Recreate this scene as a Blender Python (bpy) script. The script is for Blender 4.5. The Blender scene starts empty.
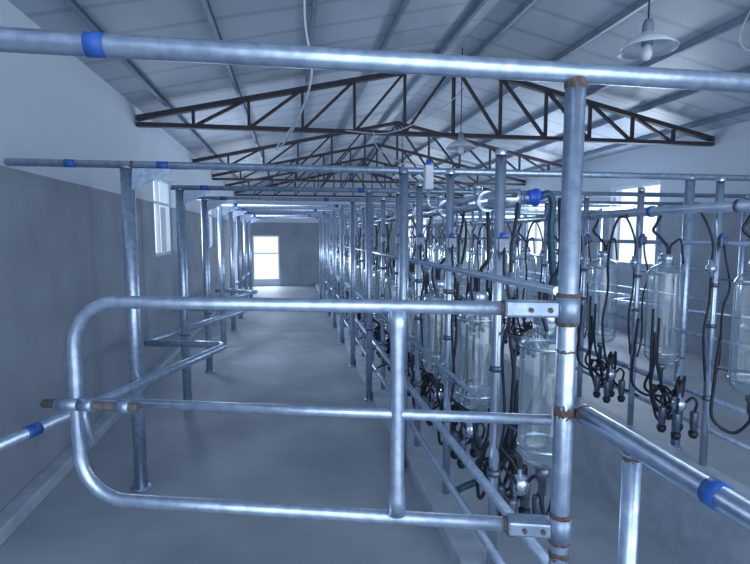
import bpy, math, random
from mathutils import Vector, Matrix
random.seed(4)
S=bpy.context.scene; COL=S.collection
V=Vector
# ------------------------------------------------------------ materials
def newmat(n):
    m=bpy.data.materials.new(n); m.use_nodes=True
    nt=m.node_tree; return m,nt,nt.nodes['Principled BSDF']
def mat(n,c,rough=.5,metal=0,c2=None,scale=20,bump=0,detail=6,lo=.35,hi=.65):
    m,nt,b=newmat(n)
    b.inputs['Roughness'].default_value=rough; b.inputs['Metallic'].default_value=metal
    tc=nt.nodes.new('ShaderNodeTexCoord')
    no=nt.nodes.new('ShaderNodeTexNoise'); no.inputs['Scale'].default_value=scale; no.inputs['Detail'].default_value=detail
    nt.links.new(tc.outputs['Object'],no.inputs['Vector'])
    r=nt.nodes.new('ShaderNodeValToRGB')
    c2=c2 or tuple(x*.8 for x in c)
    r.color_ramp.elements[0].position=lo; r.color_ramp.elements[1].position=hi
    r.color_ramp.elements[0].color=(*c2,1); r.color_ramp.elements[1].color=(*c,1)
    nt.links.new(no.outputs['Fac'],r.inputs['Fac']); nt.links.new(r.outputs['Color'],b.inputs['Base Color'])
    if bump:
        bp=nt.nodes.new('ShaderNodeBump'); bp.inputs['Strength'].default_value=bump; bp.inputs['Distance'].default_value=.01
        nt.links.new(no.outputs['Fac'],bp.inputs['Height']); nt.links.new(bp.outputs['Normal'],b.inputs['Normal'])
    return m
M_galv=mat('galvanised_steel',(.62,.72,.88),.32,.84,(.45,.55,.72),34,.10,9,.38,.62)
M_galv2=mat('galvanised_steel_dull',(.45,.54,.69),.40,.78,(.31,.39,.54),30,.12,9,.38,.62)
M_stain=mat('stainless_steel',(.72,.80,.93),.22,.9,(.57,.66,.80),10)
M_weld=mat('rusty_weld',(.20,.13,.11),.85,.1,(.09,.07,.08),90,.5)
M_rod=mat('rusty_rod',(.22,.19,.20),.7,.4,(.11,.09,.10),60,.3)
M_tape=mat('blue_tape',(.03,.13,.50),.45,0,(.02,.09,.38),30)
M_blue=mat('blue_plastic',(.03,.12,.62),.3,0,(.02,.09,.5),30)
M_black=mat('black_rubber',(.02,.026,.045),.4,0,(.013,.018,.033),30)
M_teal=mat('blue_green_rubber',(.02,.085,.12),.4,0,(.015,.06,.09),30)
M_shell=mat('dark_steel_shell',(.22,.26,.34),.35,.8,(.13,.16,.22),20)
M_iron=mat('painted_angle_iron',(.07,.055,.07),.7,.1,(.04,.038,.052),30,.1)
M_purlin=mat('grey_purlin',(.25,.31,.42),.5,.15,(.20,.25,.35),8)
M_floor=mat('concrete_floor',(.42,.47,.535),.62,0,(.29,.33,.395),1.8,.15,12,.32,.68)
M_pit=mat('pit_concrete',(.43,.48,.56),.6,0,(.34,.39,.46),3,.1,10)
M_curb=mat('curb_concrete',(.49,.55,.64),.7,0,(.38,.44,.53),9,.2)
M_white=mat('white_enamel',(.75,.8,.88),.35,0,(.68,.73,.82),8)
M_frame=mat('window_frame_plastic',(.78,.84,.92),.4,0,(.70,.76,.85),8)
M_cable=mat('white_cable',(.66,.72,.82),.6,0,(.56,.62,.72),20)
def wallmat():
    m,nt,b=newmat('plaster_wall_with_grey_dado'); b.inputs['Roughness'].default_value=.85
    g=nt.nodes.new('ShaderNodeNewGeometry'); sp=nt.nodes.new('ShaderNodeSeparateXYZ')
    nt.links.new(g.outputs['Position'],sp.inputs[0])
    gt=nt.nodes.new('ShaderNodeMath'); gt.operation='GREATER_THAN'; gt.inputs[1].default_value=1.865
    nt.links.new(sp.outputs['Z'],gt.inputs[0])
    no=nt.nodes.new('ShaderNodeTexNoise'); no.inputs['Scale'].default_value=2.5; no.inputs['Detail'].default_value=9
    nt.links.new(g.outputs['Position'],no.inputs['Vector'])
    r=nt.nodes.new('ShaderNodeValToRGB'); r.color_ramp.elements[0].position=.3; r.color_ramp.elements[1].position=.7
    r.color_ramp.elements[0].color=(.29,.325,.39,1); r.color_ramp.elements[1].color=(.37,.41,.48,1)
    nt.links.new(no.outputs['Fac'],r.inputs['Fac'])
    mx=nt.nodes.new('ShaderNodeMix'); mx.data_type='RGBA'
    nt.links.new(gt.outputs[0],mx.inputs[0]); nt.links.new(r.outputs['Color'],mx.inputs[6]); mx.inputs[7].default_value=(.67,.73,.82,1)
    nt.links.new(mx.outputs[2],b.inputs['Base Color'])
    br=nt.nodes.new('ShaderNodeTexBrick'); br.inputs['Scale'].default_value=1
    br.inputs['Brick Width'].default_value=.6; br.inputs['Row Height'].default_value=.3; br.inputs['Mortar Size'].default_value=.006
    cb=nt.nodes.new('ShaderNodeCombineXYZ'); ad=nt.nodes.new('ShaderNodeMath'); ad.operation='ADD'
    nt.links.new(sp.outputs['X'],ad.inputs[0]); nt.links.new(sp.outputs['Y'],ad.inputs[1])
    nt.links.new(ad.outputs[0],cb.inputs[0]); nt.links.new(sp.outputs['Z'],cb.inputs[1]); nt.links.new(cb.outputs[0],br.inputs['Vector'])
    bp=nt.nodes.new('ShaderNodeBump'); bp.inputs['Strength'].default_value=.25; bp.inputs['Distance'].default_value=.01
    nt.links.new(br.outputs['Fac'],bp.inputs['Height']); bp.invert=True
    nt.links.new(bp.outputs['Normal'],b.inputs['Normal'])
    return m
M_wall=wallmat()
def ceilmat():
    m,nt,b=newmat('ribbed_roof_sheet'); b.inputs['Roughness'].default_value=.5; b.inputs['Metallic'].default_value=.0
    g=nt.nodes.new('ShaderNodeNewGeometry'); w=nt.nodes.new('ShaderNodeTexWave'); w.bands_direction='Y'
    w.inputs['Scale'].default_value=.75; nt.links.new(g.outputs['Position'],w.inputs['Vector'])
    r=nt.nodes.new('ShaderNodeValToRGB'); r.color_ramp.elements[0].position=.0; r.color_ramp.elements[1].position=.08
    r.color_ramp.elements[0].color=(.32,.38,.47,1); r.color_ramp.elements[1].color=(.45,.51,.60,1)
    no=nt.nodes.new('ShaderNodeTexNoise'); no.inputs['Scale'].default_value=1.1; no.inputs['Detail'].default_value=5
    nt.links.new(g.outputs['Position'],no.inputs['Vector'])
    mr=nt.nodes.new('ShaderNodeMapRange'); mr.inputs[1].default_value=.3; mr.inputs[2].default_value=.7; mr.inputs[3].default_value=.86; mr.inputs[4].default_value=1.05
    nt.links.new(no.outputs['Fac'],mr.inputs[0])
    vm=nt.nodes.new('ShaderNodeVectorMath'); vm.operation='SCALE'
    nt.links.new(w.outputs['Fac'],r.inputs['Fac']); nt.links.new(r.outputs['Color'],vm.inputs[0]); nt.links.new(mr.outputs[0],vm.inputs['Scale'])
    nt.links.new(vm.outputs[0],b.inputs['Base Color'])
    bp=nt.nodes.new('ShaderNodeBump'); bp.inputs['Strength'].default_value=.35; bp.inputs['Distance'].default_value=.02
    nt.links.new(r.outputs['Color'],bp.inputs['Height']); nt.links.new(bp.outputs['Normal'],b.inputs['Normal'])
    return m
M_ceil=ceilmat()
def glassmat():
    m=bpy.data.materials.new('clear_glass'); m.use_nodes=True; nt=m.node_tree; nt.nodes.clear()
    o=nt.nodes.new('ShaderNodeOutputMaterial'); t=nt.nodes.new('ShaderNodeBsdfTransparent')
    gl=nt.nodes.new('ShaderNodeBsdfGlossy'); gl.inputs['Roughness'].default_value=.06; gl.inputs[0].default_value=(.93,.98,1,1)
    df=nt.nodes.new('ShaderNodeBsdfTranslucent'); df.inputs[0].default_value=(.8,.9,.95,1)
    m2=nt.nodes.new('ShaderNodeMixShader'); m2.inputs[0].default_value=.2
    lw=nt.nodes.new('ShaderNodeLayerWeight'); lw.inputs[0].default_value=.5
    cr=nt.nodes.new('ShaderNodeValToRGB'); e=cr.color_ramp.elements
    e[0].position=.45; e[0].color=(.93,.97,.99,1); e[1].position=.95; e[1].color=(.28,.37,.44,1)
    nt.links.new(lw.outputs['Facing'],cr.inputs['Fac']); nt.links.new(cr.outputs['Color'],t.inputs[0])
    r=nt.nodes.new('ShaderNodeMapRange'); r.inputs[3].default_value=.15; r.inputs[4].default_value=.7
    mx=nt.nodes.new('ShaderNodeMixShader')
    nt.links.new(gl.outputs[0],m2.inputs[1]); nt.links.new(df.outputs[0],m2.inputs[2])
    nt.links.new(lw.outputs['Facing'],r.inputs[0]); nt.links.new(r.outputs[0],mx.inputs[0])
    nt.links.new(t.outputs[0],mx.inputs[1]); nt.links.new(m2.outputs[0],mx.inputs[2]); nt.links.new(mx.outputs[0],o.inputs[0])
    return m
M_glass=glassmat()
# ------------------------------------------------------------ geometry helpers
def fillet(pts,R):
    if R<=0 or len(pts)<3: return [V(p) for p in pts]
    out=[V(pts[0])]
    for i in range(1,len(pts)-1):
        A,P,B=V(pts[i-1]),V(pts[i]),V(pts[i+1])
        da=(A-P); db=(B-P); la,lb=da.length,db.length; da.normalize(); db.normalize()
        ang=da.angle(db)
        if ang>3.1: out.append(P); continue
        t=min(R/math.tan(ang/2),la*.48,lb*.48); a=P+da*t; b=P+db*t
        k=.55
        h1=a.lerp(P,k); h2=b.lerp(P,k)
        for j in range(11):
            u=j/10; out.append(a*(1-u)**3+h1*3*u*(1-u)**2+h2*3*u*u*(1-u)+b*u**3)
    out.append(V(pts[-1])); return out
def smooth(pts,n=8):
    P=[V(p) for p in pts]; P=[P[0]*2-P[1]]+P+[P[-1]*2-P[-2]]; o=[]
    for i in range(1,len(P)-2):
        for j in range(n):
            t=j/n; a,b,c,d=P[i-1:i+3]
            o.append(.5*((2*b)+(c-a)*t+(2*a-5*b+4*c-d)*t*t+(3*b-a-3*c+d)*t**3))
    o.append(P[-2]); return o
def tube_geo(pts,r,seg=16,jit=0):
    vs=[];fs=[]; n=len(pts); N=None
    for i,p in enumerate(pts):
        if i==0: T=pts[1]-p
        elif i==n-1: T=p-pts[i-1]
        else: T=(pts[i+1]-p).normalized()+(p-pts[i-1]).normalized()
        T.normalize()
        if N is None: N=T.orthogonal().normalized()
        else: N=(N-T*N.dot(T)).normalized()
        B=T.cross(N); rr=r[i] if isinstance(r,(list,tuple)) else r
        for k in range(seg):
            a=2*math.pi*k/seg; vs.append(p+(N*math.cos(a)+B*math.sin(a))*rr*(1+random.uniform(-jit,jit)))
    for i in range(n-1):
        for k in range(seg):
            k2=(k+1)%seg; fs.append((i*seg+k,i*seg+k2,(i+1)*seg+k2,(i+1)*seg+k))
    fs.append(tuple(reversed(range(seg)))); fs.append(tuple((n-1)*seg+k for k in range(seg)))
    return vs,fs
def mkobj(name,vs,fs,m,origin=None,smooth_sh=True):
    vs=[V(v) for v in vs]; o0=V(origin) if origin is not None else vs[0]
    me=bpy.data.meshes.new(name); me.from_pydata([v-o0 for v in vs],[],fs); me.update()
    me.materials.append(m)
    if smooth_sh:
        for p in me.polygons: p.use_smooth=len(p.vertices)<=4
    o=bpy.data.objects.new(name,me); o.location=o0; COL.objects.link(o); return o
def merge(parts):
    vs=[];fs=[]
    for v,f in parts:
        k=len(vs); vs+=v; fs+=[tuple(i+k for i in q) for q in f]
    return vs,fs
def pipe(name,pts,r,m=None,R=0,seg=16,sm=False,origin=None):
    P=smooth(pts) if sm else fillet(pts,R)
    vs,fs=tube_geo(P,r,seg); return mkobj(name,vs,fs,m or M_galv,origin if origin is not None else P[0])
def box_geo(a,b):
    x0,y0,z0=a;x1,y1,z1=b
    v=[V(q) for q in((x0,y0,z0),(x1,y0,z0),(x1,y1,z0),(x0,y1,z0),(x0,y0,z1),(x1,y0,z1),(x1,y1,z1),(x0,y1,z1))]
    return v,[(0,3,2,1),(4,5,6,7),(0,1,5,4),(1,2,6,5),(2,3,7,6),(3,0,4,7)]
def beam_geo(p,q,w,h):
    p=V(p);q=V(q);T=(q-p).normalized(); up=V((0,1,0)) if abs(T.y)<.7 else V((0,0,1))
    A=T.cross(up).normalized(); B=T.cross(A)
    v=[c+A*s*h/2+B*t*w/2 for c in(p,q) for s,t in((-1,-1),(1,-1),(1,1),(-1,1))]
    return v,[(0,3,2,1),(4,5,6,7),(0,1,5,4),(1,2,6,5),(2,3,7,6),(3,0,4,7)]
def box(name,a,b,m,bev=0,origin=None):
    v,f=box_geo(a,b); c=(V(a)+V(b))/2; c.z=min(a[2],b[2])
    o=mkobj(name,v,f,m,origin or c,False)
    if bev:
        md=o.modifiers.new('bevel','BEVEL'); md.width=bev; md.segments=2
    return o
def lathe(name,prof,m,c,seg=28,axis='Z'):
    vs=[];fs=[]; n=len(prof)
    for r,z in prof:
        for k in range(seg):
            a=2*math.pi*k/seg; p=V((r*math.cos(a),r*math.sin(a),z))
            if axis=='X': p=V((p.z,p.x,p.y))
            if axis=='Y': p=V((p.x,p.z,p.y))
            vs.append(p+V(c))
    for i in range(n-1):
        for k in range(seg):
            k2=(k+1)%seg; fs.append((i*seg+k,i*seg+k2,(i+1)*seg+k2,(i+1)*seg+k))
    return mkobj(name,vs,fs,m,c)
def empty(name,loc):
    o=bpy.data.objects.new(name,None); o.empty_display_size=.05; o.location=loc; COL.objects.link(o); return o
def attach(ch,pa):
    w=V((0,0,0)); q=pa
    while q: w+=V(q.location); q=q.parent
    ch.parent=pa; ch.location=V(ch.location)-w; return ch
def tag(o,label,cat,group=None,kind=None):
    o['label']=label;o['category']=cat
    if group:o['group']=group
    if kind:o['kind']=kind
    return o
def struct(o,label):
    o['kind']='structure'; o['label']=label; o['category']=o.name.split('_')[0].split('.')[0]; return o
def dup(o,delta,parent=None):
    c=o.copy(); COL.objects.link(c)
    if parent: c.parent=parent
    else: c.location=V(o.location)+V(delta)
    for ch in o.children: dup(ch,delta,c)
    return c
def tape(parent,p,d,r,L=.05):
    p=V(p);d=V(d).normalized()
    o=pipe('tape_band',[p-d*L/2,p+d*L/2],r*1.05,M_tape); attach(o,parent); return o
def weld(parent,p,d,r,L=.02):
    p=V(p);d=V(d).normalized()
    pts=[p+d*L*(i/9-.5) for i in range(10)]
    vs,fs=tube_geo(pts,[r*k for k in(.95,.98,1.0,1.02,1.04,1.04,1.02,1.0,.98,.95)],24,.05); o=mkobj('weld_seam',vs,fs,M_weld,p); attach(o,parent); o['label']='patchy rusty weld bead'; return o

XL,XR,XC=-1.5,5.1,1.8
YB,YF=-1.2,15.0
ZE,ZA=2.78,3.50
# ------------------------------------------------------------ room shell
def wall_x(name,x0,x1,holes,label):
    ys=sorted({YB,YF+.2}|{h[0] for h in holes}|{h[1] for h in holes}); zs=sorted({-.8,ZE}|{h[2] for h in holes}|{h[3] for h in holes})
    parts=[]
    for i in range(len(ys)-1):
        for j in range(len(zs)-1):
            cy=(ys[i]+ys[i+1])/2; cz=(zs[j]+zs[j+1])/2
            if any(h[0]<cy<h[1] and h[2]<cz<h[3] for h in holes): continue
            parts.append(box_geo((x0,ys[i],zs[j]),(x1,ys[i+1],zs[j+1])))
    v,f=merge(parts); return struct(mkobj(name,v,f,M_wall,(x0,YB,0),False),label)
LH=[(6.0,7.1,1.25,2.2),(9.8,10.8,1.25,2.2)]
RH=[(6.3,7.4,1.05,2.25),(9.5,10.6,1.05,2.25)]
wall_x('wall_left',XL-.2,XL,LH,'long plaster wall, grey dado below and white above')
wall_x('wall_right',XR,XR+.2,RH,'long plaster wall with tall bright windows')
FH=[(-1.1,-.3,0,1.5),(3.2,4.2,1.1,2.1)]
xs=sorted({XL,XR,XC}|{h[0] for h in FH}|{h[1] for h in FH}); zs=sorted({-.8,ZE}|{h[2] for h in FH}|{h[3] for h in FH})
parts=[]
for i in range(len(xs)-1):
    for j in range(len(zs)-1):
        cx=(xs[i]+xs[i+1])/2; cz=(zs[j]+zs[j+1])/2
        if any(h[0]<cx<h[1] and h[2]<cz<h[3] for h in FH): continue
        parts.append(box_geo((xs[i],YF,zs[j]),(xs[i+1],YF+.2,zs[j+1])))
parts.append(([V(q) for q in((XL,YF,ZE),(XR,YF,ZE),(XC,YF,ZA),(XL,YF+.2,ZE),(XR,YF+.2,ZE),(XC,YF+.2,ZA))],[(0,1,2),(3,5,4),(0,3,4,1),(1,4,5,2),(2,5,3,0)]))
v,f=merge(parts); struct(mkobj('wall_far',v,f,M_wall,(XC,YF,0),False),'white gable end wall with an open doorway')
vs=[V(q) for q in((XL-.3,YB,ZE-.07),(XC,YB,ZA),(XR+.3,YB,ZE-.07),(XL-.3,YF+.3,ZE-.07),(XC,YF+.3,ZA),(XR+.3,YF+.3,ZE-.07))]
vs+= [q+V((0,0,.05)) for q in vs]
struct(mkobj('ceiling',vs,[(0,1,4,3),(1,2,5,4),(6,9,10,7),(7,10,11,8),(0,6,7,1),(1,7,8,2),(3,4,10,9),(4,5,11,10),(0,3,9,6),(2,8,11,5)],M_ceil,(XC,YB,ZE),False),'sloped pale metal roof sheeting')
PX0,PX1=.86,2.42
struct(box('floor',(XL,YB,-.8),(PX0-.14,YF,0),M_floor),'grey concrete cow standing platform')
struct(box('floor',(PX1+.14,YB,-.8),(XR,YF,0),M_floor),'grey concrete cow standing platform')
struct(box('floor',(PX0,YB,-.8),(PX1,YF,-.55),M_pit),'sunken concrete milking pit floor')
struct(box('trim_1',(PX0-.14,YB,-.8),(PX0,YF,.07),M_curb,.01),'raised pale concrete pit curb')
struct(box('trim_2',(PX1,YB,-.8),(PX1+.14,YF,.07),M_curb,.01),'raised pale concrete pit curb')
struct(box('trim_3',(XL,YB,0),(XL+.1,YF,.08),M_curb,.01),'low concrete kerb along the wall')
def window(n,axis,c,w,h,z):
    parts=[];t=.035;d=.05
    def bx(u0,u1,z0,z1,dd=d):
        if axis=='x': return box_geo((c[0]-dd/2,c[1]+u0,z0),(c[0]+dd/2,c[1]+u1,z1))
        return box_geo((c[0]+u0,c[1]-dd/2,z0),(c[0]+u1,c[1]+dd/2,z1))
    parts+=[bx(-w/2,w/2,z,z+t),bx(-w/2,w/2,z+h-t,z+h),bx(-w/2,-w/2+t,z+t,z+h-t),bx(w/2-t,w/2,z+t,z+h-t),bx(-t/2,t/2,z+t,z+h-t,.04),bx(-w/2+t,w/2-t,z+h*.66,z+h*.66+t*.8,.036)]
    v,f=merge(parts); o=mkobj('window_%d'%n,v,f,M_frame,(c[0],c[1],z),False); struct(o,'white framed two-pane window open to bright daylight')
k=1
for h in LH: window(k,'x',(XL-.1,(h[0]+h[1])/2),h[1]-h[0],h[3]-h[2],h[2]); k+=1
for h in RH: window(k,'x',(XR+.1,(h[0]+h[1])/2),h[1]-h[0],h[3]-h[2],h[2]); k+=1
window(k,'y',(3.7,YF+.1),1.0,1.0,1.1)
v,f=merge([box_geo((-1.1,YF+.05,0),(-1.05,YF+.12,1.5)),box_geo((-.35,YF+.05,0),(-.3,YF+.12,1.5)),box_geo((-1.05,YF+.05,1.45),(-.35,YF+.12,1.5)),box_geo((-1.05,YF+.07,.95),(-.35,YF+.10,.98)),box_geo((-1.05,YF+.07,.0),(-.35,YF+.10,.2))])
struct(mkobj('door_1',v,f,M_frame,(-.7,YF+.08,0),False),'white door frame of an open doorway')
def roofz(x): return ZA-(ZA-ZE)*abs(x-XC)/(XC-XL)
for x in(-1.2,-.5,.2,.9,1.6,2.0,2.7,3.4,4.1,4.8):
    z=roofz(x)-.035
    parts=[box_geo((x-.02,YB,z-.025),(x-.014,YF,z+.03)),box_geo((x-.014,YB,z-.025),(x+.012,YF,z-.019)),box_geo((x-.014,YB,z+.024),(x+.012,YF,z+.03))]
    v,f=merge(parts); o=mkobj('roof_purlin',v,f,M_purlin,(x,YB,z),False); tag(o,'grey steel channel purlin under the roof sheets','roof beam','roof purlins')
TZ=2.60; TA=ZA-.13; TEZ=2.66
def truss(y):
    e=empty('roof_truss',(XC,y,TZ))
    def ad(n,p,q,w,h):
        v,f=beam_geo(p,q,w,h); o=mkobj(n,v,f,M_iron,p,False); attach(o,e)
    ad('bottom_chord',(XL+.01,y,TZ),(XR-.01,y,TZ),.07,.042)
    ad('top_chord',(XL+.01,y,TEZ),(XC,y,TA),.07,.05); ad('top_chord',(XR-.01,y,TEZ),(XC,y,TA),.07,.05)
    n=6; H=XC-XL
    for s in(-1,1):
        pt=lambda i,top: (XC+s*H*i/n,y,(TA-(TA-TEZ)*i/n) if top else TZ)
        for i in range(1,n): ad('web_brace',pt(i,0),pt(i,1),.04,.028)
        for i in range(0,n-1):
            ad('web_brace',pt(i+1,0),pt(i,1),.04,.028)
    ad('web_brace',(XC,y,TZ),(XC,y,TA),.05,.03)
    tag(e,'dark brown angle-iron roof truss with lattice webbing','roof truss','roof trusses'); return e
t0=truss(5.45)
for y in(8.4,10.4,12.4,14.4): dup(t0,(0,y-5.45,0))
# ------------------------------------------------------------ frames
FZ=1.89; NZ=1.872; GX=.657
nb=pipe('top_rail',[(XL+.02,1.1,NZ),(2.4,1.1,NZ)],.0225,M_galv); tag(nb,'heavy galvanised pipe across the entry, blue tape band','pipe rail')
tape(nb,(-.371,1.1,NZ),(1,0,0),.0225,.035)
np_=pipe('stall_post',[(GX,1.1,0),(GX,1.1,NZ-.022)],.0235,M_galv); tag(np_,'galvanised gate post with rusty weld spots','post')
weld(np_,(GX,1.1,NZ-.026),(0,0,1),.0240,.024); weld(np_,(GX,1.1,1.07),(0,0,1),.0235,.04); weld(np_,(GX,1.1,1.22),(0,0,1),.0232,.012); weld(np_,(GX,1.1,.70),(0,0,1),.0235,.03)
attach(lathe('base_flange',[(0,.02),(.06,.02),(.06,0),(0,0)],M_galv2,(GX,1.1,0)),np_)
FY=[3.02,4.4,5.6,6.8,8.0,9.2,10.4,11.6]
for i,y in enumerate(FY):
    b=pipe('top_rail',[(XL+.01 if i==0 else -.96,y,FZ),(XR-.01,y,FZ)],.021,M_galv if i==0 else M_galv2)
    tag(b,'galvanised overhead crossbar with blue tape band' ,'pipe rail','overhead crossbars')
    tape(b,(-.70,y,FZ),(1,0,0),.021,.06); tape(b,(.62 if i%2 else (-1.18 if i==0 else .4),y,FZ),(1,0,0),.021,.05)
    if i==0: weld(b,(-.86,y,FZ),(1,0,0),.021,.02); weld(b,(.66,y,FZ),(1,0,0),.021,.02)
def stall_post(x,y,r,lab,grp,gus=0):
    p=pipe('stall_post',[(x,y,0),(x,y,FZ+.0)],r,M_galv)
    tag(p,lab,'post',grp)
    attach(lathe('base_flange',[(0,.012),(r*1.5,.012),(r*1.5,0),(0,0)],M_galv2,(x,y,0)),p)
    attach(lathe('post_cap',[(0,.012),(r*.8,.01),(r*1.06,0),(r*1.06,-.02)],M_galv2,(x,y,FZ+.002)),p)
    if gus:
        v=[V((x+r,y-.03,FZ-.02)),V((x+r+.20,y-.03,FZ-.02)),V((x+r+.2,y-.03,FZ-.045)),V((x+r-.01,y-.03,FZ-.14))]; v+=[q+V((0,.008,0)) for q in v]
        g=mkobj('gusset_plate',v,[(0,3,2,1),(4,5,6,7),(0,1,5,4),(1,2,6,5),(2,3,7,6),(3,0,4,7)],M_galv2,v[0],False); attach(g,p)
    weld(p,(x,y,.65),(0,0,1),r,.02)
    return p
pL=stall_post(-.895,3.04,.037,'thick galvanised stall post by the rump rail','outer stall posts',1)
pR=stall_post(.69,3.02,.03,'galvanised stall post on the pit edge','pit edge stall posts')
for y in FY[1:]:
    dup(pL,(0,y-3.02,0)); dup(pR,(0,y-3.02,0))
pr=dup(pR,(1.98,0,0)); pr['group']='far platform posts'; pr['label']='galvanised post on the opposite pit edge'
po=dup(pR,(3.85,0,0)); po['group']='far platform posts'; po['label']='galvanised post beside the opposite wall'
for y in FY[1:]: dup(pr,(0,y-3.02,0)); dup(po,(0,y-3.02,0))
SRZ=1.065
sr=pipe('side_rail',[(.70,1.09,SRZ),(.70,-.6,SRZ)],.0235,M_galv); tag(sr,'galvanised waist-high side rail with blue tape','pipe rail')
tape(sr,(.70,.695,SRZ),(0,1,0),.0235,.03); weld(sr,(.70,1.075,SRZ),(0,1,0),.0235,.015)
sp=pipe('rail_post',[(.70,.905,0),(.70,.905,SRZ-.02)],.019,M_galv); tag(sp,'short galvanised post under the side rail','post')
attach(lathe('base_flange',[(0,.015),(.019*1.5,.015),(.0285,0),(0,0)],M_galv2,(.70,.905,0)),sp); weld(sp,(.70,.905,SRZ-.03),(0,0,1),.019,.012)
def rump(mx,lab,grp):
    fx=(lambda x:x) if not mx else (lambda x:2*XC-x)
    first=[(fx(-1.38),1.66,.65),(fx(-.49),3.96,.65),(fx(-1.14),4.14,.65)]
    if mx: first=[(fx(-1.38),2.3,.65)]+first[1:]
    o=pipe('rump_rail',first,.027,M_galv,.09); tag(o,lab,'pipe rail',grp)
    if not mx:
        A=V(first[0]);B=V(first[1]); tape(o,A.lerp(B,.29),B-A,.027,.07)
    q=pipe('rump_rail',[(fx(-1.14),4.18,.65),(fx(-.49),5.84,.65),(fx(-1.14),6.02,.65)],.027,M_galv,.09); tag(q,lab,'pipe rail',grp)
    dup(q,(0,1.88,0))
    y0=4.18+1.88*2
    s=pipe('rump_rail',[(fx(-.93),y0,.65),(fx(-.93),11.7,.65)],.027,M_galv); tag(s,'straight galvanised rump rail along the outer posts','pipe rail',grp)
rump(0,'galvanised zig-zag rump rail bent into angled stalls','zig-zag rump rails')
rump(1,'galvanised zig-zag rump rail by the opposite wall','opposite rump rails')
# ------------------------------------------------------------ gate
P0=V((GX,1.1,0)); u=V((-.9617,.2737,0))
def G(s,z): q=P0+u*s; return V((q.x,q.y,z))
zt,zb,zm=1.322,.768,1.045; s1=1.29
gate=empty('swing_gate',G(0,zb)); tag(gate,'galvanised pipe swing gate with rounded end and bolt','gate')
attach(pipe('gate_frame',[G(.10,zt),G(s1,zt),G(s1,zb),G(.07,zb)],.0175,M_galv,.13),gate)
attach(pipe('middle_rail',[G(1.27,zm),G(.03,zm)],.0135,M_galv),gate)
up=[G(.41,zt-.01),G(.41,zt-.05),G(.41,zt-.09),G(.41,zb+.09),G(.41,zb+.05),G(.41,zb+.01)]
vs,fs=tube_geo(up,[.024,.023,.0185,.0185,.023,.024]); attach(mkobj('upright_bar',vs,fs,M_galv,G(.41,zb)),gate)
n=u.cross(V((0,0,1))); 
if n.y>0: n=-n
off=n*.018+V((0,0,-.002))
lb=pipe('latch_bolt',[G(1.10,zm)+off,G(1.375,zm)+off],.0115,M_rod); attach(lb,gate); lb['label']='rusty sliding rod'
for s in(1.14,1.245): attach(pipe('bolt_sleeve',[G(s-.018,zm)+off,G(s+.018,zm)+off],.0175,M_galv2),gate)
attach(pipe('bolt_sleeve',[G(1.27,zm)+off,G(1.335,zm)+off],.0165,M_galv2),gate)
lk=pipe('bolt_handle',[G(1.255,zm)+off,G(1.25,zm-.03)+off*1.4,G(1.235,zm-.11)+off],.009,M_galv2,.01); attach(lk,gate)
for z,s in((zt,.10),(zb,.08)):
    hs=pipe('hinge_sleeve',[G(0,z-.03),G(0,z+.03)],.029,M_galv2); attach(hs,gate)
    weld(gate,G(0,z-.033),(0,0,1),.0265,.014); weld(gate,G(0,z+.033),(0,0,1),.0262,.012)
    v,f=beam_geo(G(.025,z),G(s+.05,z),.05,.038); hp=mkobj('hinge_strap',v,f,M_galv2,G(.025,z),False); attach(hp,gate)
    md=hp.modifiers.new('b','BEVEL'); md.width=.006; md.segments=2
    weld(gate,G(s+.052,z),u,.0185,.014)
    for ss in(.045,.09):
        bo=pipe('hinge_bolt',[G(ss,z)-n*.03,G(ss,z)+n*.03],.0065,M_weld,seg=6); attach(bo,gate)
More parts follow.
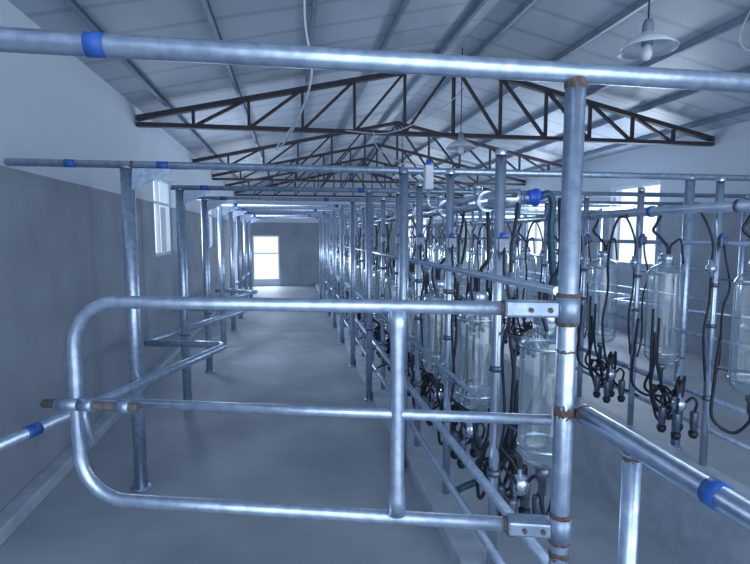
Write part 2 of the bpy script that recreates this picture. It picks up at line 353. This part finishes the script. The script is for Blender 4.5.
# ------------------------------------------------------------ recorder jars
def jar(x,y,sd,lab,grp,z0=.62,z1=1.17,R=.10,py=.26,px=-.055):
    e=empty('recorder_jar',(x,y,z0)); tag(e,lab,'glass jar',grp)
    prof=[(.018,z0-.02),(.022,z0)]+[(R*math.sin(a),z0+.075-.075*math.cos(a)) for a in[i*math.pi/2/7 for i in range(2,8)]]
    prof+=[(R,z1-.09)]+[(R*math.cos(a),z1-.09+.07*math.sin(a)) for a in[i*math.pi/2/7 for i in range(1,6)]]+[(.036,z1-.015),(.036,z1+.01)]
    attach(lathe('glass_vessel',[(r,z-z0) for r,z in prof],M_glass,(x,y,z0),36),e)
    attach(lathe('steel_lid',[(0,.045),(.03,.045),(.045,.035),(.05,.02),(.05,-.01),(.038,-.012)],M_stain,(x,y,z1)),e)
    attach(lathe('bottom_outlet',[(0,-.09),(.014,-.09),(.016,-.02),(.026,-.015),(.028,.012),(.02,.015)],M_shell,(x,y,z0-.015)),e)
    for z in(z0+.09,z1-.09):
        attach(lathe('clamp_band',[(R+.001,-.006),(R+.003,-.006),(R+.003,.006),(R+.001,.006)],M_stain,(x,y,z)),e)
        d=V((px,py,0)).normalized(); c=V((x,y,z))
        attach(pipe('clamp_arm',[c+d*(R+.002),c+V((px,py,0))-d*.02],.007,M_shell,seg=8),e)
    h=pipe('inlet_hose',[(x,y,z1+.04),(x,y,z1+.09),(x+sd*.03,y+.03,z1+.15),(x+sd*.07,y+.05,z1+.20),(x+sd*.06,y+.04,1.57),(x+sd*.045,y+.02,1.63)],.010,M_black,sm=True,seg=10); attach(h,e)
    h=pipe('wash_tube',[(x-sd*.02,y,z1+.03),(x-sd*.02,y-.01,z1+.1),(x-sd*.05,y-.05,z1+.14),(x-sd*.06,y-.06,z1+.06),(x-sd*.05,y-.09,z1-.02)],.007,M_black,sm=True,seg=8); attach(h,e)
    h=pipe('outlet_hose',[(x,y,z0-.09),(x,y,z0-.15),(x+sd*.05,y+.05,z0-.23),(x+sd*.12,y+.12,z0-.16),(x+sd*.12,y+.12,z0+.05),(x+sd*.10,y+.12,z0+.3)],.009,M_black,sm=True,seg=10); attach(h,e)
    return e
def cluster(x,y,sd,grp,z=.40):
    e=empty('milking_cluster',(x,y,z)); tag(e,'hanging dark milking claw with four teat cups and looped black hoses','milking cluster',grp)
    attach(lathe('claw_bowl',[(0,-.05),(.03,-.045),(.046,-.015),(.046,.01),(.035,.03),(.012,.04),(.012,.065),(0,.065)],M_stain,(x,y,z),20),e)
    for i in range(4):
        a=math.pi/4+i*math.pi/2; dx,dy=math.cos(a),math.sin(a)
        c=(x+dx*.085,y+dy*.085,z-.17)
        t=lathe('teat_cup',[(0,0),(.012,0),(.021,.03),(.025,.12),(.022,.135),(0,.138)],M_shell,c,14); attach(t,e)
        l=lathe('rubber_liner',[(.012,.012),(.027,.01),(.028,-.01),(.018,-.03),(.011,-.028)],M_black,c,14); attach(l,e)
        s=pipe('short_tube',[(x+dx*.035,y+dy*.035,z+.01),(x+dx*.07,y+dy*.07,z+.05),(x+dx*.095,y+dy*.095,z+.02),(c[0],c[1],c[2]+.13)],.008,M_black,sm=True,seg=8); attach(s,e)
    j=lambda a:random.uniform(-a,a)
    for k,(ox,oz,w) in enumerate(((0,0,1),(.025,.03,.8),(-.02,.05,1.1),(.01,-.02,1.3))):
        h=pipe('milk_hose',[(x+ox*.5,y,z+.05),(x-sd*.02+ox,y+.02,z+.13+j(.02)),(x-sd*.08*w+ox,y+.08*w,z+.10+oz+j(.03)),(x-sd*.11*w+ox+j(.02),y+.15*w,z+.0-oz),(x-sd*.06*w+ox,y+.20*w,z-.10-oz*1.5+j(.03)),(x+sd*.02+ox+j(.03),y+.2*w,z+.03),(x+sd*.05+ox,y+.17,z+.22),(x+sd*.06+ox,y+.16,z+.42+oz*3)],.0088,M_black,sm=True,seg=8); attach(h,e)
    cc=V((x+sd*.0,y+.1,z+.0)); pts=[]
    for i in range(30):
        a=i/29*5*math.pi; pts.append(cc+V((.07*math.sin(a)*(1-.25*i/29),.05*math.cos(a)+.003*i,.10*math.cos(a)*(1-.2*i/29)-.03)))
    h=pipe('coiled_hose',pts,.0085,M_black,seg=8); attach(h,e)
    return e
def jarpost(x,y,sd,grp):
    p=pipe('jar_support_post',[(x,y,.07),(x,y,1.83)],.022,M_stain,seg=14); tag(p,'slim shiny post carrying a glass recorder jar','post',grp)
    attach(lathe('post_cap',[(0,.014),(.018,.01),(.0235,0),(.0235,-.015)],M_stain,(x,y,1.832)),p)
    b=box('pulsator_box',(x-.025,y-.055,1.43),(x+.025,y-.021,1.49),M_shell,.006); attach(b,p)
    attach(lathe('pulsator_cap',[(0,.02),(.012,.018),(.015,.01),(.015,0)],M_blue,(x,y-.038,1.49),16),p)
    attach(pipe('line_bracket',[(x,y,1.66),(x+sd*.07,y,1.66)],.010,M_shell,seg=8),p)
    attach(lathe('milk_valve',[(0,-.05),(.016,-.05),(.018,-.02),(.028,-.015),(.028,.015),(.018,.02),(.014,.05),(0,.05)],M_stain,(x+sd*.045,y-.02,1.30),16),p)
    attach(pipe('valve_tube',[(x+sd*.045,y-.02,1.34),(x+sd*.045,y-.02,1.45),(x+sd*.07,y+.0,1.56),(x+sd*.09,y+.03,1.63)],.007,M_black,sm=True,seg=8),p)
    attach(pipe('valve_tube',[(x+sd*.045,y-.02,1.26),(x+sd*.045,y-.02,1.1),(x+sd*.07,y-.02,.9),(x+sd*.05,y-.03,.62)],.007,M_black,sm=True,seg=8),p)
    attach(pipe('valve_tube',[(x,y-.05,1.45),(x-.01,y-.08,1.36),(x+.01,y-.10,1.2),(x-.01,y-.08,1.05),(x+.02,y-.05,.75),(x+.01,y-.03,.6)],.006,M_black,sm=True,seg=8),p)
    for z in(.50,.95,1.2): attach(lathe('pipe_clamp',[(.0225,-.012),(.029,-.012),(.029,.012),(.0225,.012)],M_shell,(x,y,z),14),p)
    return p
j1=jar(.915,1.66,1,'clear glass milk recorder jar with steel lid on pit edge','near row recorder jars',.64,1.19,.094,.26,-.08)
jn=dup(j1,(-.025,.62,0))
q1=jarpost(.835,1.92,1,'near row jar posts')
for k in range(3):
    pass
c1=cluster(.99,2.0,1,'near row milking clusters')
for i in range(1,15):
    d=.64*i; dup(q1,(0,d,0))
    if i<14: dup(c1,(0,d,0)); dup(jn,(0,d,0))
j2=jar(2.49,2.30,-1,'tall clear glass milk recorder jar on the opposite pit edge','opposite row recorder jars',.62,1.33,.11,.30,.03)
c2=cluster(2.36,2.66,-1,'opposite row milking clusters',.46)
q2=jarpost(2.52,2.62,-1,'opposite row jar posts')
for i in range(1,13):
    d=.68*i; dup(j2,(0,d,0)); dup(q2,(0,d,0)); dup(c2,(0,d,0))
# pipelines
ml=pipe('milk_pipeline',[(.93,11.8,1.66),(.93,2.16,1.66),(1.02,2.12,1.665)],.042,M_stain,.05); tag(ml,'stainless milk pipeline above the jar row','pipe')
for i in range(15):
    y=2.3+.64*i
    if y<11.8:
        attach(pipe('pipe_clamp',[(.93,y-.014,1.66),(.93,y+.014,1.66)],.050,M_stain),ml)
        attach(lathe('line_fitting',[(.018,0),(.018,.03),(.026,.034),(.026,.05),(.012,.055),(0,.055)],M_stain,(.93,y+.12,1.695),14),ml)
ml2=pipe('milk_pipeline',[(2.44,2.0,1.66),(2.44,11.8,1.66)],.03,M_stain); tag(ml2,'stainless milk pipeline above the opposite jar row','pipe')
for i in range(14):
    y=2.4+.68*i
    attach(pipe('pipe_clamp',[(2.44,y-.012,1.66),(2.44,y+.012,1.66)],.038,M_blue if i%2 else M_shell),ml2)
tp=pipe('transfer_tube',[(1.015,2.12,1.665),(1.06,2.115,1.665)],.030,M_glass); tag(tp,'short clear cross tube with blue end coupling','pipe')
cp=lathe('blue_coupling',[(0,-.035),(.028,-.035),(.034,-.02),(.034,.0),(.040,.004),(.040,.016),(.030,.02),(.018,.04),(0,.04)],M_blue,(1.078,2.115,1.668),20,'X'); attach(cp,tp)
hs=pipe('rubber_hose',[(1.112,2.115,1.67),(1.15,2.115,1.685),(1.175,2.12,1.64),(1.175,2.13,1.53),(1.20,2.15,1.35),(1.26,2.2,1.1),(1.16,2.2,.7),(.98,2.2,.38),(.775,2.2,.28)],.016,M_teal,sm=True); tag(hs,'blue-green rubber hose drooping from the blue coupling','hose')
for i in range(5):
    y=3.1+i*1.3
    o=pipe('rubber_hose',[(.95,y,1.62),(1.05,y,1.66),(1.12,y,1.56),(1.12,y+.05,1.35),(1.08,y+.1,1.15),(1.10,y+.1,.8),(1.0,y+.05,.4),(.775,y+.05,.28)],.009,M_black,sm=True,seg=10); tag(o,'black rubber hose looping from the pipeline','hose','pipeline hoses')
    o=pipe('rubber_hose',[(2.42,y+.2,1.63),(2.35,y+.2,1.62),(2.30,y+.2,1.5),(2.29,y+.22,1.3),(2.32,y+.25,1.1),(2.29,y+.25,.8),(2.38,y+.24,.42),(2.595,y+.22,.28)],.009,M_black,sm=True,seg=10); tag(o,'black rubber hose looping from the pipeline','hose','pipeline hoses')
for x,z,r,m,l,y0 in((.76,.5,.02,M_galv,'galvanised lower rail along the pit curb',1.3),(.76,.27,.017,M_galv,'thin vacuum line along the pit curb',1.3),(.80,1.33,.014,M_stain,'thin stainless wash line above the jars',1.4),(.79,.80,.012,M_galv2,'thin galvanised air line behind the jars',2.0),(2.60,.47,.02,M_galv,'galvanised lower rail along the opposite curb',1.2),(2.60,.27,.015,M_galv,'thin vacuum line along the opposite curb',1.2),(2.56,1.45,.014,M_stain,'thin stainless wash line above the jars',1.4),(2.565,.85,.013,M_galv2,'thin galvanised air line behind the jars',1.4)):
    if x==2.565: x=2.615
    o=pipe('lower_rail' if z<1 else 'wash_line',[(x,y0,z),(x,11.7,z)],r,m); tag(o,l,'pipe')
for z in(1.1,.75):
    o=pipe('breast_rail',[(4.74,2.2,z),(4.74,12,z)],.018,M_galv2); tag(o,'galvanised horizontal rail by the opposite wall','pipe rail','wall side rails')
g=box('regulator_unit',(.765,2.80,1.76),(.815,2.85,1.90),M_white,.008)
tag(g,'white vacuum regulator with small blue knob','valve'); attach(lathe('knob',[(0,.03),(.014,.03),(.018,0)],M_blue,(.79,2.825,1.90),16),g)
attach(pipe('regulator_pipe',[(.79,2.825,1.76),(.79,2.825,1.66),(.90,2.825,1.66)],.009,M_stain,.03),g)
# ------------------------------------------------------------ lamps
def lamp(x,y,z,s):
    e=empty('pendant_lamp',(x,y,z)); tag(e,'unlit pendant lamp with conical metal shade and bulb','lamp','pendant lamps')
    attach(pipe('cord',[(x,y,z+.13*s),(x,y,roofz(x)-.01)],.005,M_black,seg=6),e)
    attach(lathe('lamp_shade',[(.03*s,.09*s),(.05*s,.075*s),(.10*s,.05*s),(.16*s,.0),(.158*s,-.004),(.095*s,.042*s),(.028*s,.07*s)],M_white,(x,y,z)),e)
    attach(lathe('lamp_socket',[(0,.16*s),(.02*s,.16*s),(.03*s,.13*s),(.03*s,.02*s),(0,.02*s)],M_purlin,(x,y,z),16),e)
    attach(lathe('bulb',[(0,-.065*s),(.022*s,-.055*s),(.03*s,-.03*s),(.025*s,-.005*s),(.016*s,.03*s)],M_white,(x,y,z),16),e)
lamp(1.90,2.5,2.49,.95); lamp(1.84,5.3,2.44,1.05); lamp(1.84,8.2,2.44,1.05)
def cable(p,l,r=.006): o=pipe('hanging_cable',p,r,M_cable,sm=True,seg=6); tag(o,l,'cable')
cable([(.1,2.6,3.10),(.09,2.65,2.6),(.12,2.7,2.3),(.0,3.3,2.12),(-.1,4.2,2.2),(.05,5.0,2.55),(.1,5.4,2.64)],'loose pale cable drooping from the roof')
cable([(1.3,2.0,3.36),(1.7,2.1,2.85),(2.1,2.2,2.75),(2.6,2.5,2.9),(3.2,3.2,2.82),(4.3,3.4,2.85)],'pale lamp cable strung under the roof')
cable([(.9,5.4,2.6),(.8,4.6,2.3),(.85,4.0,2.1),(.72,3.1,1.93)],'pale cable running down to the stall frame')
cable([(1.9,5.4,3.1),(1.5,4.9,2.75),(1.0,4.9,2.5),(.6,5.4,2.6)],'pale cable slung between roof trusses',.005)
# ------------------------------------------------------------ light
W=bpy.data.worlds.new('w'); S.world=W; W.use_nodes=True
bg=W.node_tree.nodes['Background']; bg.inputs[0].default_value=(.71,.85,1,1); bg.inputs[1].default_value=1.35
def area(loc,rot,sx,sy,e,c=(.73,.86,1)):
    l=bpy.data.lights.new('daylight','AREA'); l.shape='RECTANGLE'; l.size=sx;l.size_y=sy;l.energy=e;l.color=c
    o=bpy.data.objects.new('daylight',l); o.location=loc; o.rotation_euler=[math.radians(a) for a in rot]; COL.objects.link(o)
area((1.8,-1.0,1.9),(80,0,0),5,2,42)
for h in RH: area((XR-.05,(h[0]+h[1])/2,1.65),(0,90,0),1.0,.9,65)
for h in LH: area((XL+.05,(h[0]+h[1])/2,1.7),(0,-90,0),.7,.8,28)
area((-.7,YF-.05,.8),(-90,0,0),.7,1.4,28)
area((3.7,YF-.05,1.6),(-90,0,0),.9,.9,35)
S.view_settings.view_transform='Standard'; S.view_settings.exposure=.12
# ------------------------------------------------------------ camera
cd=bpy.data.cameras.new('camera'); cd.lens=24; cd.sensor_width=36; cd.clip_start=.02
co=bpy.data.objects.new('camera',cd); co.location=(0,0,1.5); co.rotation_euler=(math.radians(84.63),0,math.radians(-9.61)); COL.objects.link(co); S.camera=co
